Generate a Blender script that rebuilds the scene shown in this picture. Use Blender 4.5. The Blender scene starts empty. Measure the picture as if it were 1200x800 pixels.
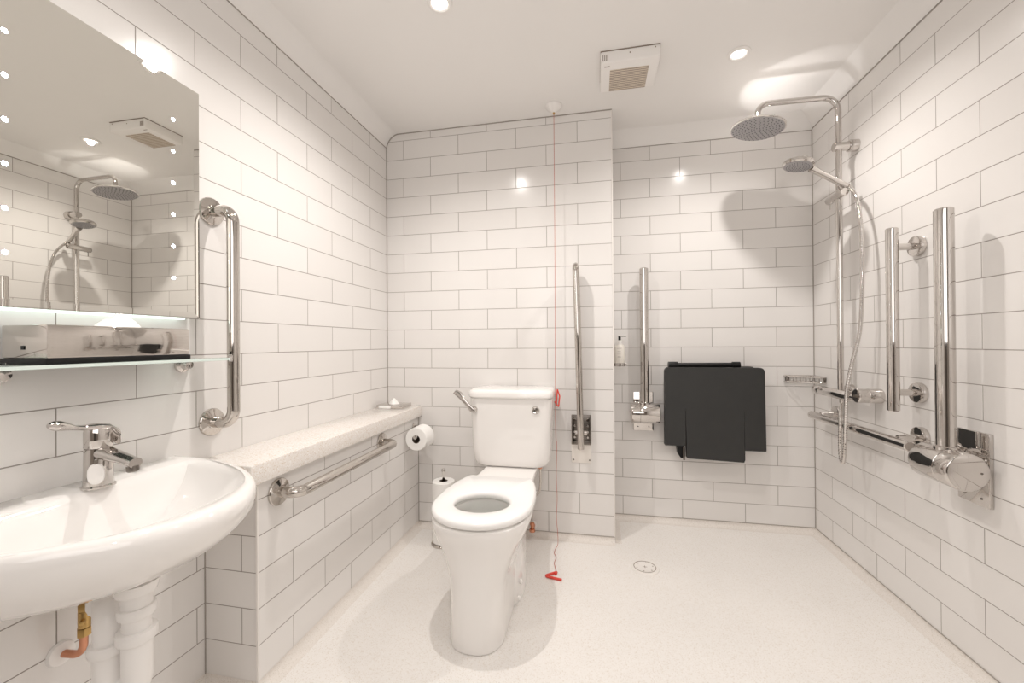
import bpy, bmesh, math, random
from mathutils import Vector, Matrix
random.seed(4)
PI = math.pi
col = bpy.context.scene.collection

# ---------------------------------------------------------------- room sizes (metres)
W = 2.364          # left wall X=0, right wall X=W
YT = 2.218         # wall behind the toilet
YA = 2.527         # wall of the shower alcove
XC = 1.288         # corner where the toilet wall ends
YN = -0.95         # wall behind the camera
FZ = -0.03         # floor level (tiles start at 0, coved vinyl below)
H = 2.243          # flat ceiling
HS = 2.168         # top of the tiles where the ceiling is coved
ROW, BW = 0.11, 0.3327

# ---------------------------------------------------------------- materials
def new_mat(name):
    m = bpy.data.materials.new(name); m.use_nodes = True
    nt = m.node_tree; b = nt.nodes['Principled BSDF']
    return m, nt, b
def simple(name, colr, rough=.5, metal=0, noise=0.0, nscale=40, **kw):
    m, nt, b = new_mat(name)
    b.inputs['Base Color'].default_value = (*colr, 1)
    b.inputs['Roughness'].default_value = rough
    b.inputs['Metallic'].default_value = metal
    for k, v in kw.items(): b.inputs[k.replace('_', ' ')].default_value = v
    if noise:
        tc = nt.nodes.new('ShaderNodeTexCoord'); n = nt.nodes.new('ShaderNodeTexNoise'); n.inputs['Scale'].default_value = nscale
        mix = nt.nodes.new('ShaderNodeMixRGB'); mix.inputs['Color1'].default_value = (*[c*(1-noise) for c in colr], 1)
        mix.inputs['Color2'].default_value = (*[min(1, c*(1+noise)) for c in colr], 1)
        nt.links.new(tc.outputs['Object'], n.inputs['Vector']); nt.links.new(n.outputs['Fac'], mix.inputs['Fac'])
        nt.links.new(mix.outputs['Color'], b.inputs['Base Color'])
    return m

def tile_mat(name, axis, ref, clamp=9, tint=(1, 1, 1)):
    """glossy white metro tiles laid half-bond; axis 'X' or 'Y' runs along the wall, ref is a joint of the odd rows"""
    m, nt, b = new_mat(name); N, L = nt.nodes, nt.links
    g = N.new('ShaderNodeNewGeometry'); s = N.new('ShaderNodeSeparateXYZ'); L.new(g.outputs['Position'], s.inputs[0])
    a = N.new('ShaderNodeMath'); a.operation = 'ADD'; a.inputs[1].default_value = -ref + BW*20
    mnn = N.new('ShaderNodeMath'); mnn.operation = 'MINIMUM'; mnn.inputs[1].default_value = clamp   # the last full tile runs into the corner
    L.new(s.outputs[axis], mnn.inputs[0]); L.new(mnn.outputs[0], a.inputs[0])
    az = N.new('ShaderNodeMath'); az.operation = 'ADD'; az.inputs[1].default_value = ROW*4
    L.new(s.outputs['Z'], az.inputs[0])
    c = N.new('ShaderNodeCombineXYZ'); L.new(a.outputs[0], c.inputs['X']); L.new(az.outputs[0], c.inputs['Y'])
    br = N.new('ShaderNodeTexBrick'); br.offset = .5; br.offset_frequency = 2; br.squash = 1
    br.inputs['Scale'].default_value = 1; br.inputs['Mortar Size'].default_value = .00145; br.inputs['Mortar Smooth'].default_value = .25
    br.inputs['Brick Width'].default_value = BW; br.inputs['Row Height'].default_value = ROW; br.inputs['Bias'].default_value = 0
    br.inputs['Color1'].default_value = (.79*tint[0], .772*tint[1], .755*tint[2], 1)
    br.inputs['Color2'].default_value = (.76*tint[0], .738*tint[1], .718*tint[2], 1)
    br.inputs['Mortar'].default_value = (.30, .27, .245, 1)
    L.new(c.outputs[0], br.inputs['Vector']); L.new(br.outputs['Color'], b.inputs['Base Color'])
    # glossy on tiles, matt in the joints
    r = N.new('ShaderNodeMapRange'); r.inputs['To Min'].default_value = .17; r.inputs['To Max'].default_value = .8
    L.new(br.outputs['Fac'], r.inputs['Value']); L.new(r.outputs[0], b.inputs['Roughness'])
    # slight waviness of the glaze plus sunken joints
    no = N.new('ShaderNodeTexNoise'); no.inputs['Scale'].default_value = 7; no.inputs['Detail'].default_value = 1
    L.new(g.outputs['Position'], no.inputs['Vector'])
    ms = N.new('ShaderNodeMath'); ms.operation = 'MULTIPLY'; ms.inputs[1].default_value = -.0015; L.new(br.outputs['Fac'], ms.inputs[0])
    mn = N.new('ShaderNodeMath'); mn.operation = 'MULTIPLY_ADD'; mn.inputs[1].default_value = .0006; L.new(no.outputs['Fac'], mn.inputs[0]); L.new(ms.outputs[0], mn.inputs[2])
    bp = N.new('ShaderNodeBump'); bp.inputs['Strength'].default_value = .6; bp.inputs['Distance'].default_value = 1
    L.new(mn.outputs[0], bp.inputs['Height']); L.new(bp.outputs[0], b.inputs['Normal'])
    return m

def speckle_mat(name, base, dark, light, scale, rough, lo=.60, hi=.68):
    m, nt, b = new_mat(name); N, L = nt.nodes, nt.links
    tc = N.new('ShaderNodeTexCoord')
    v = N.new('ShaderNodeTexVoronoi'); v.inputs['Scale'].default_value = scale; L.new(tc.outputs['Object'], v.inputs['Vector'])
    cr = N.new('ShaderNodeSeparateColor'); L.new(v.outputs['Color'], cr.inputs[0])
    r1 = N.new('ShaderNodeValToRGB'); e = r1.color_ramp.elements
    e[0].position = 0; e[0].color = (*dark, 1); e[1].position = 1; e[1].color = (*light, 1)
    x = e.new(.10); x.color = (*dark, 1); x = e.new(.14); x.color = (*base, 1); x = e.new(.86); x.color = (*base, 1); x = e.new(.9); x.color = (*light, 1)
    L.new(cr.outputs[0], r1.inputs[0])
    n = N.new('ShaderNodeTexNoise'); n.inputs['Scale'].default_value = 3; L.new(tc.outputs['Object'], n.inputs['Vector'])
    mx = N.new('ShaderNodeMixRGB'); mx.blend_type = 'MULTIPLY'; mx.inputs['Fac'].default_value = .10
    L.new(r1.outputs[0], mx.inputs['Color1']); L.new(n.outputs['Fac'], mx.inputs['Color2'])
    L.new(mx.outputs[0], b.inputs['Base Color']); b.inputs['Roughness'].default_value = rough
    return m

M = {}
M['tile_T'] = tile_mat('tiles behind toilet', 'X', .1087, 1.270)
M['tile_A'] = tile_mat('tiles alcove', 'X', 1.1937 + (1.4045 + 1.5125)*.11, 2.343)
M['tile_R'] = tile_mat('tiles right', 'Y', 2.1968)
M['tile_L'] = tile_mat('tiles left', 'Y', 2.0369, 2.199)
M['tile_B'] = tile_mat('tiles ledge', 'Y', 1.381, 2.205)
M['tile_E'] = tile_mat('tiles ledge end', 'X', .8)
M['ceil'] = simple('ceiling paint', (.85, .835, .82), .55, noise=.012, nscale=4)
M['floor'] = speckle_mat('speckled safety vinyl', (.87, .845, .815), (.76, .71, .65), (.91, .89, .87), 420, .42)
M['stone'] = speckle_mat('speckled quartz', (.84, .80, .76), (.72, .63, .54), (.92, .90, .88), 300, .18)
M['ceramic'] = simple('glazed white ceramic', (.87, .85, .83), .07, Coat_Weight=.5, Coat_Roughness=.03, noise=.004, nscale=3)
M['seat'] = simple('white plastic seat', (.90, .89, .88), .22, noise=.004, nscale=3)
M['chrome'] = simple('polished chrome', (.64, .61, .585), .045, 1, noise=.02, nscale=9)
M['rose'] = simple('brushed chrome plate', (.92, .90, .88), .08, 1, noise=.02, nscale=9)
M['cove'] = speckle_mat('shaded speckled vinyl upstand', (.79, .745, .70), (.69, .64, .58), (.84, .80, .76), 420, .5)  # floor vinyl again, with the shade of the upright face in its colour
M['steel'] = simple('polished stainless steel', (.59, .555, .52), .06, 1, noise=.03, nscale=9)
M['steel_dark'] = simple('dark cast steel', (.22, .20, .18), .3, 1, noise=.1)
M['spray'] = simple('grey spray face', (.42, .41, .42), .35, .3, noise=.08, nscale=60)
M['nozzle'] = simple('dark rubber nozzles', (.12, .12, .13), .5, noise=.05)
M['mirror'] = simple('silvered mirror', (.80, .79, .745), 0.0, 1, noise=.002, nscale=2)
M['glass'] = simple('green edged clear glass', (.80, .93, .88), .02, 0, noise=.003, Transmission_Weight=.92, IOR=1.45)
M['frost'] = simple('pale green glass edge', (.70, .80, .76), .15, 0, noise=.02, Emission_Strength=0)
M['white_plastic'] = simple('white plastic', (.86, .84, .82), .3, noise=.004, nscale=3)
M['white_paint'] = simple('white coated plate', (.86, .82, .77), .35, noise=.01)
M['black'] = simple('black plastic', (.008, .008, .008), .4, noise=.1, Specular_IOR_Level=.25)
M['seat_dark'] = simple('charcoal moulded plastic', (.022, .022, .0215), .55, noise=.14, nscale=14)
M['red'] = simple('red plastic', (.70, .06, .04), .35, noise=.03)
M['cord'] = simple('red cord', (.52, .16, .12), .8, noise=.1)
M['copper'] = simple('copper pipe', (.62, .29, .18), .28, 1, noise=.15, nscale=30)
M['brass'] = simple('brass fitting', (.55, .36, .14), .3, 1, noise=.15, nscale=30)
M['paper'] = simple('white tissue paper', (.88, .87, .85), .9, noise=.02, nscale=30)
M['card'] = simple('brown cardboard core', (.10, .075, .055), .9, noise=.1)
M['grout'] = simple('grey sealant', (.34, .31, .28), .7, noise=.05)
M['edge'] = simple('white tile edge trim', (.82, .79, .76), .3, noise=.01)
M['grille'] = simple('dusty beige fan grille', (.66, .58, .49), .6, noise=.05)
M['slot'] = simple('dark slot', (.26, .21, .17), .8, noise=.05)
M['bottle'] = simple('pale soap bottle', (.80, .77, .71), .3, noise=.01)
M['print'] = simple('grey print', (.40, .38, .36), .6, noise=.02)
M['near_dark'] = simple('darkened near wall', (.30, .27, .24), .6, noise=.02, nscale=3)  # unseen wall colour, darkened to give the chrome contrast
M['door'] = simple('darkened unseen door', (.06, .05, .045), .4, noise=.01)  # kept dark for the reflections in the chrome
def emis(name, c, s):
    m, nt, b = new_mat(name); b.inputs['Base Color'].default_value = (*c, 1)
    b.inputs['Emission Color'].default_value = (*c, 1); b.inputs['Emission Strength'].default_value = s
    return m
M['lamp'] = emis('lit lamp lens', (1, .95, .90), 2.4)
M['led'] = emis('lit cool led', (.75, .9, 1), 26)
M['ledstrip'] = emis('soft led glow', (.78, .90, .86), 1.1)

# ---------------------------------------------------------------- mesh helpers
def nbm(): return bmesh.new()
def obj(name, bm, mat, parent=None, loc=(0, 0, 0), smooth=True, angle=38, rot=None):
    bmesh.ops.recalc_face_normals(bm, faces=bm.faces)
    me = bpy.data.meshes.new(name)
    if smooth:
        for f in bm.faces: f.smooth = True
        ca = math.radians(angle)
        for e in bm.edges:
            if len(e.link_faces) == 2 and e.calc_face_angle(0) > ca: e.smooth = False
    bm.to_mesh(me); bm.free()
    me.materials.append(mat)
    o = bpy.data.objects.new(name, me); col.objects.link(o)
    o.location = loc
    if rot: o.rotation_euler = rot
    if parent: o.parent = parent
    return o
def thing(name, label, cat, loc=(0, 0, 0), group=None, rot=None):
    o = bpy.data.objects.new(name, None); col.objects.link(o); o.empty_display_size = .05
    o.location = loc; o['label'] = label; o['category'] = cat
    if group: o['group'] = group
    if rot: o.rotation_euler = rot
    return o
def tag(o, label, cat, group=None):
    o['label'] = label; o['category'] = cat
    if group: o['group'] = group
    return o
def struct(o): o['kind'] = 'structure'; return o

def box(bm, x0, x1, y0, y1, z0, z1, bev=0, seg=2):
    vs = [bm.verts.new((x, y, z)) for x in (x0, x1) for y in (y0, y1) for z in (z0, z1)]
    fs = [bm.faces.new([vs[i] for i in q]) for q in ((0, 1, 3, 2), (4, 6, 7, 5), (0, 4, 5, 1), (2, 3, 7, 6), (0, 2, 6, 4), (1, 5, 7, 3))]
    if bev:
        es = set(e for f in fs for e in f.edges)
        bmesh.ops.bevel(bm, geom=list(es), offset=bev, segments=seg, affect='EDGES', profile=.5)
def rings(bm, rs, cap0=True, cap1=True, close=True):
    """loft closed rings of equal length"""
    V = [[bm.verts.new(p) for p in r] for r in rs]
    n = len(V[0])
    for a, b in zip(V, V[1:]):
        for i in range(n if close else n-1):
            j = (i+1) % n
            try: bm.faces.new((a[i], a[j], b[j], b[i]))
            except ValueError: pass
    if cap0: bm.faces.new(list(reversed(V[0])))
    if cap1: bm.faces.new(V[-1])
    return V
def frame(d):
    d = d.normalized(); u = Vector((0, 0, 1)) if abs(d.z) < .9 else Vector((1, 0, 0))
    a = d.cross(u).normalized(); return a, d.cross(a).normalized()
def fillet(pts, r, n=8):
    pts = [Vector(p) for p in pts]
    if not isinstance(r, (list, tuple)): r = [r]*len(pts)
    out = [pts[0]]
    for i in range(1, len(pts)-1):
        p, a, b = pts[i], pts[i-1], pts[i+1]
        u, v = (a-p).normalized(), (b-p).normalized()
        ang = u.angle(v)
        if ang > PI-.02 or r[i] <= 0: out.append(p); continue
        t = min(r[i]/math.tan(ang/2), (a-p).length*.499, (b-p).length*.499)
        rr = t*math.tan(ang/2); c = p+(u+v).normalized()*(rr/math.sin(ang/2))
        s, e = p+u*t-c, p+v*t-c
        tot = s.angle(e); su = s.normalized(); w = (e-su*e.dot(su)).normalized()
        for k in range(n+1): out.append(c + (su*math.cos(tot*k/n)+w*math.sin(tot*k/n))*rr)
    out.append(pts[-1]); return out
def tube(bm, pts, r, seg=20, cap=True, rad=None, n=8):
    """sweep a circle along a polyline; r may be a list when no fillet is asked"""
    P = fillet(pts, rad, n) if rad is not None else [Vector(p) for p in pts]
    R = r if isinstance(r, (list, tuple)) else [r]*len(P)
    d0 = (P[1]-P[0]).normalized(); a, b = frame(d0); rs = []
    prev = d0
    for i, p in enumerate(P):
        if i == 0: d = d0
        elif i == len(P)-1: d = (P[-1]-P[-2]).normalized()
        else: d = ((P[i+1]-p).normalized()+(p-P[i-1]).normalized()).normalized()
        q = prev.rotation_difference(d); a = q @ a; b = q @ b; prev = d
        rs.append([p+(a*math.cos(t)+b*math.sin(t))*R[i] for t in [2*PI*k/seg for k in range(seg)]])
    rings(bm, rs, cap, cap)
def smooth_path(pts, n=8):
    """Catmull-Rom through the points"""
    P = [Vector(p) for p in pts]; P = [2*P[0]-P[1]]+P+[2*P[-1]-P[-2]]; out = []
    for i in range(1, len(P)-2):
        for k in range(n):
            t = k/n; a, b, c, d = P[i-1:i+3]
            out.append(.5*((2*b)+(c-a)*t+(2*a-5*b+4*c-d)*t*t+(3*b-a-3*c+d)*t**3))
    out.append(P[-2]); return out
def lathe(bm, prof, o=(0, 0, 0), axis=(0, 0, 1), seg=32, closed=False):
    """prof: (radius, distance along axis)"""
    o = Vector(o); d = Vector(axis).normalized(); a, b = frame(d); rs = []
    for r, h in prof:
        rs.append([o+d*h+(a*math.cos(t)+b*math.sin(t))*max(r, 1e-5) for t in [2*PI*k/seg for k in range(seg)]])
    if closed: rs.append(rs[0]); rings(bm, rs, False, False); bmesh.ops.remove_doubles(bm, verts=bm.verts, dist=1e-6)
    else: rings(bm, rs)
def disc(r, h, bev=.002):
    return [(0, 0), (r, 0), (r, h-bev), (r-bev*.3, h-bev*.3), (r-bev, h), (0, h)]
def sell(cx, cy, a, b, n, z, N=64, b2=None, ymin=None):
    """superellipse ring in plan; a half width in X, b towards -Y, b2 towards +Y"""
    out = []
    for k in range(N):
        t = 2*PI*k/N; c, s = math.cos(t), math.sin(t)
        bb = (b2 if (b2 is not None and s > 0) else b)
        out.append(Vector((cx+a*math.copysign(abs(c)**(2/n), c), cy+bb*math.copysign(abs(s)**(2/n), s), z)))
    return out
def quad(bm, *p): bm.faces.new([bm.verts.new(q) for q in p])

# ================================================================ SETTING
def wall(name, mat, x0, x1, y0, y1, z0, z1):
    bm = nbm(); box(bm, x0, x1, y0, y1, z0, z1); return struct(obj(name, bm, mat, smooth=False))
T = .06
wall('wall_left', M['tile_L'], -T, 0, YN, YT+.3, FZ-.02, HS)
wall('wall_right', M['tile_R'], W, W+T, YN, YA+T, FZ-.02, HS+.012)
wall('wall_toilet', M['tile_T'], 0, XC, YT, YA, FZ-.02, H)
wall('wall_alcove', M['tile_A'], XC, W, YA, YA+T, FZ-.02, HS+.004)
wall('wall_near', M['near_dark'], -T, W+T, YN-T, YN, FZ-.02, H)
wall('floor', M['floor'], -T, W+T, YN-T, YA+T, FZ-.05, FZ)
# ledge (boxed-in pipes) below the quartz top
bm = nbm(); box(bm, 0.0005, .189, 1.0655, YT-.0005, FZ, .605); struct(obj('wall_ledge_end', bm, M['tile_E'], smooth=False))
bm = nbm(); box(bm, .1892, .1905, 1.0665, YT-.001, FZ, .605); struct(obj('wall_ledge', bm, M['tile_B'], smooth=False))
bm = nbm(); box(bm, .186, .1925, 1.0625, 1.0685, -.002, .605, .001); struct(obj('trim_1', bm, M['edge']))
bm = nbm(); box(bm, XC-.005, XC+.0015, YT-.002, YT+.004, -.002, H, .001); struct(obj('trim_2', bm, M['edge']))
# coved skirting of the same vinyl, its shade darkened into the colour
def cove(name, a, b, n, r=.032, flip=1):
    a, b, n = Vector(a), Vector(b), Vector(n); bm = nbm(); rs = []
    up = Vector((0, 0, 1))
    prof = [(0.0005, r), ] + [(r-r*math.cos(t), r-r*math.sin(t)) for t in [PI/2*k/8 for k in range(9)]] + [(r, -.0)]
    prof = [(max(.0006, x), y) for x, y in prof] + [(0.0006, -.005)]
    rs = [[p+n*x+up*y for x, y in prof] for p in (a, b)]
    rings(bm, rs); return struct(obj(name, bm, M['cove']))
cr = .034
cove('baseboard_right', (W, YN, FZ), (W, YA, FZ), (-1, 0, 0), cr)
cove('baseboard_alcove', (XC, YA, FZ), (W, YA, FZ), (0, -1, 0), cr)
cove('baseboard_toilet', (.19, YT, FZ), (XC, YT, FZ), (0, -1, 0), cr)
cove('baseboard_return', (XC, YT-.0, FZ), (XC, YA, FZ), (1, 0, 0), cr)
cove('baseboard_ledge', (.1905, 1.0655, FZ), (.1905, YT, FZ), (1, 0, 0), cr)
cove('baseboard_left', (0, YN, FZ), (0, 1.0655, FZ), (1, 0, 0), cr)
cove('baseboard_end', (0, 1.0655, FZ), (.1905, 1.0655, FZ), (0, -1, 0), cr)
# ceiling: flat field and coved edges
bm = nbm(); box(bm, .068, W-.09, YN-T, YT+.001, H, H+.05); box(bm, XC-.05, W-.09, YT+.001, YA-.09, H, H+.05)
# coved strips
def strip(bm, a, b, na, w, h0, bulge):
    a, b, na = Vector(a), Vector(b), Vector(na)
    K = 8; r = []
    for p in (a, b):
        row = []
        for k in range(K+1):
            t = PI/2*k/K
            row.append(p + na*(w*(1-math.cos(t))*bulge + w*(k/K)*(1-bulge)) + Vector((0, 0, h0*(math.sin(t)*bulge + (k/K)*(1-bulge)))))
        row += [p+na*w+Vector((0, 0, h0+.05)), p+na*(-.06)+Vector((0, 0, h0+.05)), p+na*(-.06)]
        r.append(row)
    rings(bm, r)
struct(obj('ceiling', bm, M['ceil'], smooth=False))
bm = nbm(); strip(bm, (0, YN, HS), (0, YT-.0002, HS), (1, 0, 0), .068, H-HS, .75); struct(obj('trim_3', bm, M['ceil']))
bm = nbm(); strip(bm, (W, YN, HS+.012), (W, YA+.02, HS+.012), (-1, 0, 0), .09, H-HS-.012, .25); struct(obj('trim_4', bm, M['ceil']))
bm = nbm(); strip(bm, (XC, YA, HS+.004), (W-.001, YA, HS+.004), (0, -1, 0), .09, H-HS-.004, .25); struct(obj('trim_5', bm, M['ceil']))
# thin grey sealant where tiles meet the ceiling, and in the corners
g = .0035
def bead(name, pts, r=.0022):
    bm = nbm(); tube(bm, pts, r, 6); struct(obj(name, bm, M['grout']))
bead('trim_6', [(.001, YN, HS), (.001, YT, HS)])
bead('trim_7', [(W-.001, YN, HS+.012), (W-.001, YA, HS+.012)], .003)
bead('trim_8', [(.069, YT-.001, H-.001), (XC, YT-.001, H-.001)], .0035)
pr = [(.068*(1-math.cos(t))*.75+.068*(k/8)*.25, HS+(H-HS)*(math.sin(t)*.75+(k/8)*.25)) for k, t in [(k, PI/2*k/8) for k in range(9)]]
bead('trim_9', [(x+.002, YT-.001, z-.002) for x, z in pr], .003)
bead('trim_10', [(XC, YA-.001, HS+.004), (W, YA-.001, HS+.004)], .0022)
bead('trim_11', [(.001, YT-.001, 0), (.001, YT-.001, HS)], .0026)
bead('trim_12', [(W-.001, YA-.001, 0), (W-.001, YA-.001, HS)], .003)
bead('trim_13', [(.001, 1.0645, 0), (.001, 1.0645, .6)], .002)
bead('trim_14', [(.192, YT-.001, 0), (.192, YT-.001, .6)], .0018)
bead('trim_15', [(W-.0015, YN, .002), (W-.0015, YA, .002)], .0018)
bead('trim_16', [(XC, YA-.0015, .002), (W, YA-.0015, .002)], .0018)
bead('trim_17', [(.19, YT-.0015, .002), (XC, YT-.0015, .002)], .0018)
# unseen door behind the camera, darkened so the chrome has dark reflections
bm = nbm(); box(bm, .75, 1.65, YN+.0005, YN+.035, FZ+.001, 2.0, .004); d = struct(obj('door_1', bm, M['door']))
bm = nbm(); tube(bm, [(.83, YN+.035, 1.0), (.83, YN+.08, 1.0), (.95, YN+.08, 1.0)], .009, 12, rad=.02); struct(obj('door_handle', bm, M['steel'], d))

# ================================================================ QUARTZ SHELF ON THE LEDGE
bm = nbm(); box(bm, .001, .2155, 1.018, YT-.001, .6055, .668, .004, 3)
tag(obj('ledge_shelf', bm, M['stone']), 'long cream speckled quartz shelf capping the tiled ledge along the left wall', 'shelf')

# ================================================================ GRAB RAILS
FL = [(0, 0), (.043, 0), (.043, .006), (.041, .0085), (.030, .011), (.024, .0125), (.0185, .014), (.0, .014)]
def wall_rail(name, label, p0, p1, n, off, r=.0175, bend=.05):
    """U grab rail: ends at wall points p0,p1 with normal n"""
    t = thing(name, label, 'grab rail', p0, 'bent polished grab rails on the left side')
    p0, p1, n = Vector(p0), Vector(p1), Vector(n); z = Vector((0, 0, 0))
    bm = nbm(); tube(bm, [n*.004, n*off, p1-p0+n*off, p1-p0+n*.004], r, 24, rad=bend, n=12); obj('rail_tube', bm, M['steel'], t)
    for q in (z, p1-p0):
        bm = nbm(); lathe(bm, FL, q+n*.0003, n, 40); obj('wall_flange', bm, M['steel'], t)
    return t
v = wall_rail('grab_rail', 'vertical bent steel grab rail on the tiled wall right of the mirror', (0, 1.088, 1.443), (0, 1.088, .777), (1, 0, 0), .085)
h = wall_rail('grab_rail', 'horizontal bent steel grab rail low on the ledge front below the quartz shelf', (.1907, 1.148, .548), (.1907, 1.80, .552), (1, 0, 0), .075)
for o in (v, h): del o['group']

# ---- straight bars on the right wall
def bar_rail(label, a, b, posts, n=(-1, 0, 0), r=.019):
    """straight bar a-b with round wall posts; posts = points on the wall"""
    a, b, n = Vector(a), Vector(b), Vector(n)
    t = thing('grab_rail', label, 'grab rail', a)
    d = (b-a).normalized(); L = (b-a).length
    bm = nbm(); lathe(bm, [(0, 0), (r-.003, 0), (r, .003), (r, L-.003), (r-.003, L), (0, L)], (0, 0, 0), d, 28); obj('bar', bm, M['chrome'], t)
    for p, q in posts:
        p = Vector(p)-a; q = Vector(q)-a
        bm = nbm(); tube(bm, [p, q], .0125, 20); obj('post', bm, M['chrome'], t)
        bm = nbm(); lathe(bm, [(0, 0), (.037, 0), (.037, .014), (.0355, .017), (.033, .018), (0, .018)], p+n*.0005, n, 40); obj('wall_flange', bm, M['chrome'], t)
    return t
OX = W-.085
bar_rail('vertical straight chrome grab rail with two round wall posts, right of the shower hose', (OX, 1.781, .758), (OX, 1.781, 1.437),
         [((W-.0005, 1.778, 1.366), (OX+.01, 1.781, 1.366)), ((W-.0005, 1.778, .827), (OX+.01, 1.781, .827))])
bar_rail('long horizontal chrome grab rail low on the right wall under the shower valve', (OX, 2.375, .643), (OX, 1.70, .645),
         [((W-.0005, 2.30, .662), (OX+.006, 2.30, .655)), ((W-.0005, 1.771, .666), (OX+.006, 1.771, .658))])

# ---- fold-up support arms (thick tube on a hinge barrel)
def fold_arm(label, base, n, along, L=.80):
    """base: point on wall at barrel axis height; n wall normal; along = barrel axis direction"""
    base, n, s = Vector(base), Vector(n), Vector(along); t = thing('folding_support_rail', label, 'support rail', base)
    up = Vector((0, 0, 1)); off = .082
    def bx(c, dn, ds, dz, m, name, bev=.002):
        bm = nbm(); box(bm, -dn/2, dn/2, -ds/2, ds/2, -dz/2, dz/2, bev)
        R = Matrix((n, s, up)).transposed().to_4x4(); bmesh.ops.transform(bm, matrix=Matrix.Translation(c) @ R, verts=bm.verts)
        return obj(name, bm, m, t)
    bx(n*.0062, .012, .112, .226, M['chrome'], 'wall_plate')
    for k in (-1, 1):
        bm = nbm(); lathe(bm, [(0, 0), (.004, 0), (.003, .002), (0, .002)], n*.012+s*.03*k-up*.09, n, 12); obj('screw', bm, M['steel_dark'], t)
    bx(n*.035, .044, .085, .07, M['chrome'], 'hinge_block', .006)
    bm = nbm(); lathe(bm, [(0, -.079), (.052, -.079), (.056, -.077), (.058, -.073), (.058, -.030), (.0565, -.029), (.0565, -.027), (.058, -.026), (.058, .073), (.056, .077), (.052, .079), (0, .079)], n*off, s, 48)
    obj('hinge_barrel', bm, M['chrome'], t)
    bm = nbm(); lathe(bm, [(0, 0), (.003, 0), (.003, .001), (0, .001)], n*off-s*.079+n*(-.0)+Vector((0, 0, .0))+n*(-.034), -s, 12); obj('screw', bm, M['steel_dark'], t)
    bm = nbm(); c = n*off - s*.012*0
    lathe(bm, [(0, .040), (.0245, .040), (.0245, L-.004), (.021, L), (0, L)], c, up, 36); obj('support_tube', bm, M['chrome'], t)
    bm = nbm(); lathe(bm, [(.0247, .050), (.030, .050), (.030, .060), (.0247, .064)], c, up, 36); obj('collar', bm, M['chrome'], t)
    return t
fold_arm('folded-up chrome support rail standing on a hinge barrel, right wall nearest the camera', (W, 1.553, .622), (-1, 0, 0), (0, 1, 0), .815)
fold_arm('folded-up chrome support rail on the alcove wall beside the dark shower seat', (1.467, YA, .616), (0, -1, 0), (1, 0, 0), .825)

# ---- hinged drop-down rail beside the toilet
t = thing('drop_down_rail', 'raised looped steel drop-down rail on a dark hinge plate right of the toilet', 'support rail', (1.118, YT, .55))
bm = nbm(); box(bm, -.052, .052, -.005, -.0004, -.168, .085, .002)
obj('back_plate', bm, M['white_paint'], t)
for sx in (-.042, .042):
    bm = nbm(); lathe(bm, [(0, 0), (.0045, 0), (.003, .002), (0, .002)], (sx, -.005, -.152), (0, -1, 0), 12); obj('screw', bm, M['steel_dark'], t)
bm = nbm(); box(bm, -.052, .052, -.013, -.0052, -.068, .088, .003)
for sx in (-.05, .044): box(bm, sx, sx+.006, -.05, -.012, -.06, .075, .002)
box(bm, -.052, .052, -.026, -.013, -.068, -.048, .003)
obj('hinge_plate', bm, M['steel_dark'], t)
for sx in (-.034, .034):
    for zz in (.062, .03, -.002, -.03):
        bm = nbm(); lathe(bm, [(0, 0), (.009, 0), (.009, .004), (.006, .007), (0, .007)], (sx, -.0135, zz), (0, -1, 0), 6); obj('bolt', bm, M['steel'], t)
bm = nbm()
tube(bm, [(0, -.085, -.075), (-.010, -.095, .45), (-.020, -.11, .865), (-.020, -.045, .865), (-.010, -.040, .45), (-.002, -.035, .0)], .0165, 24, rad=[0, .5, .032, .032, .5, 0], n=10)
obj('rail_loop', bm, M['steel'], t)
bm = nbm(); tube(bm, [(-.03, -.036, .0), (.03, -.036, .0)], .012, 16); obj('hinge_pin', bm, M['steel'], t)
bm = nbm(); box(bm, -.012, .012, -.075, -.04, -.02, .0, .003); obj('rail_bracket', bm, M['steel'], t)

# ================================================================ TOILET
TX = .775
t = thing('toilet', 'white close-coupled toilet with open ring seat and high cistern, centre of the room', 'toilet', (TX, 1.9, FZ))
def L2(r): return [Vector((p.x-TX, p.y-1.9, p.z-FZ)) for p in r]
def pan_ring(z, a, yf, yb, wb, n=2.4, N=72):
    """plan outline: rounded front at yf with half width a, tapering to half width wb at the flat back yb"""
    yc = yf+a*1.15; out = []
    for k in range(N//2+1):
        th = -PI/2+PI*k/(N//2)   # right side around the front from +x... build by angle
    K = N//2
    for k in range(K+1):           # front half: from +x side round the front to -x side
        th = PI*k/K
        c, s = math.cos(th), math.sin(th)
        out.append((TX+a*math.copysign(abs(c)**(2/n), c), yc-(yc-yf)*abs(s)**(2/n)))
    B = 8
    for k in range(1, B+1):
        u = k/B; e = u*u*(3-2*u); out.append((TX-(a+(wb-a)*e), yc+(yb-yc)*u))
    for k in range(1, 6): out.append((TX-wb+2*wb*k/6, yb))
    for k in range(0, B):
        u = 1-k/B; e = u*u*(3-2*u); out.append((TX+(a+(wb-a)*e), yc+(yb-yc)*u))
    return [Vector((x, y, z)) for x, y in out]
bm = nbm()
spec = [(-.030, .092, 1.338, 1.93, .085), (-.027, .097, 1.330, 1.935, .088), (.00, .098, 1.330, 1.94, .088), (.06, .098, 1.332, 1.94, .086), (.13, .098, 1.334, 1.94, .085), (.18, .100, 1.336, 1.945, .086),
        (.22, .110, 1.332, 1.95, .105), (.26, .124, 1.330, 1.955, .110), (.30, .146, 1.322, 1.96, .118), (.335, .167, 1.312, 1.96, .125), (.365, .180, 1.304, 1.96, .130),
        (.382, .184, 1.301, 1.96, .132), (.392, .182, 1.303, 1.958, .131), (.396, .177, 1.308, 1.953, .128)]
R = [L2(pan_ring(*s)) for s in spec]
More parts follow.
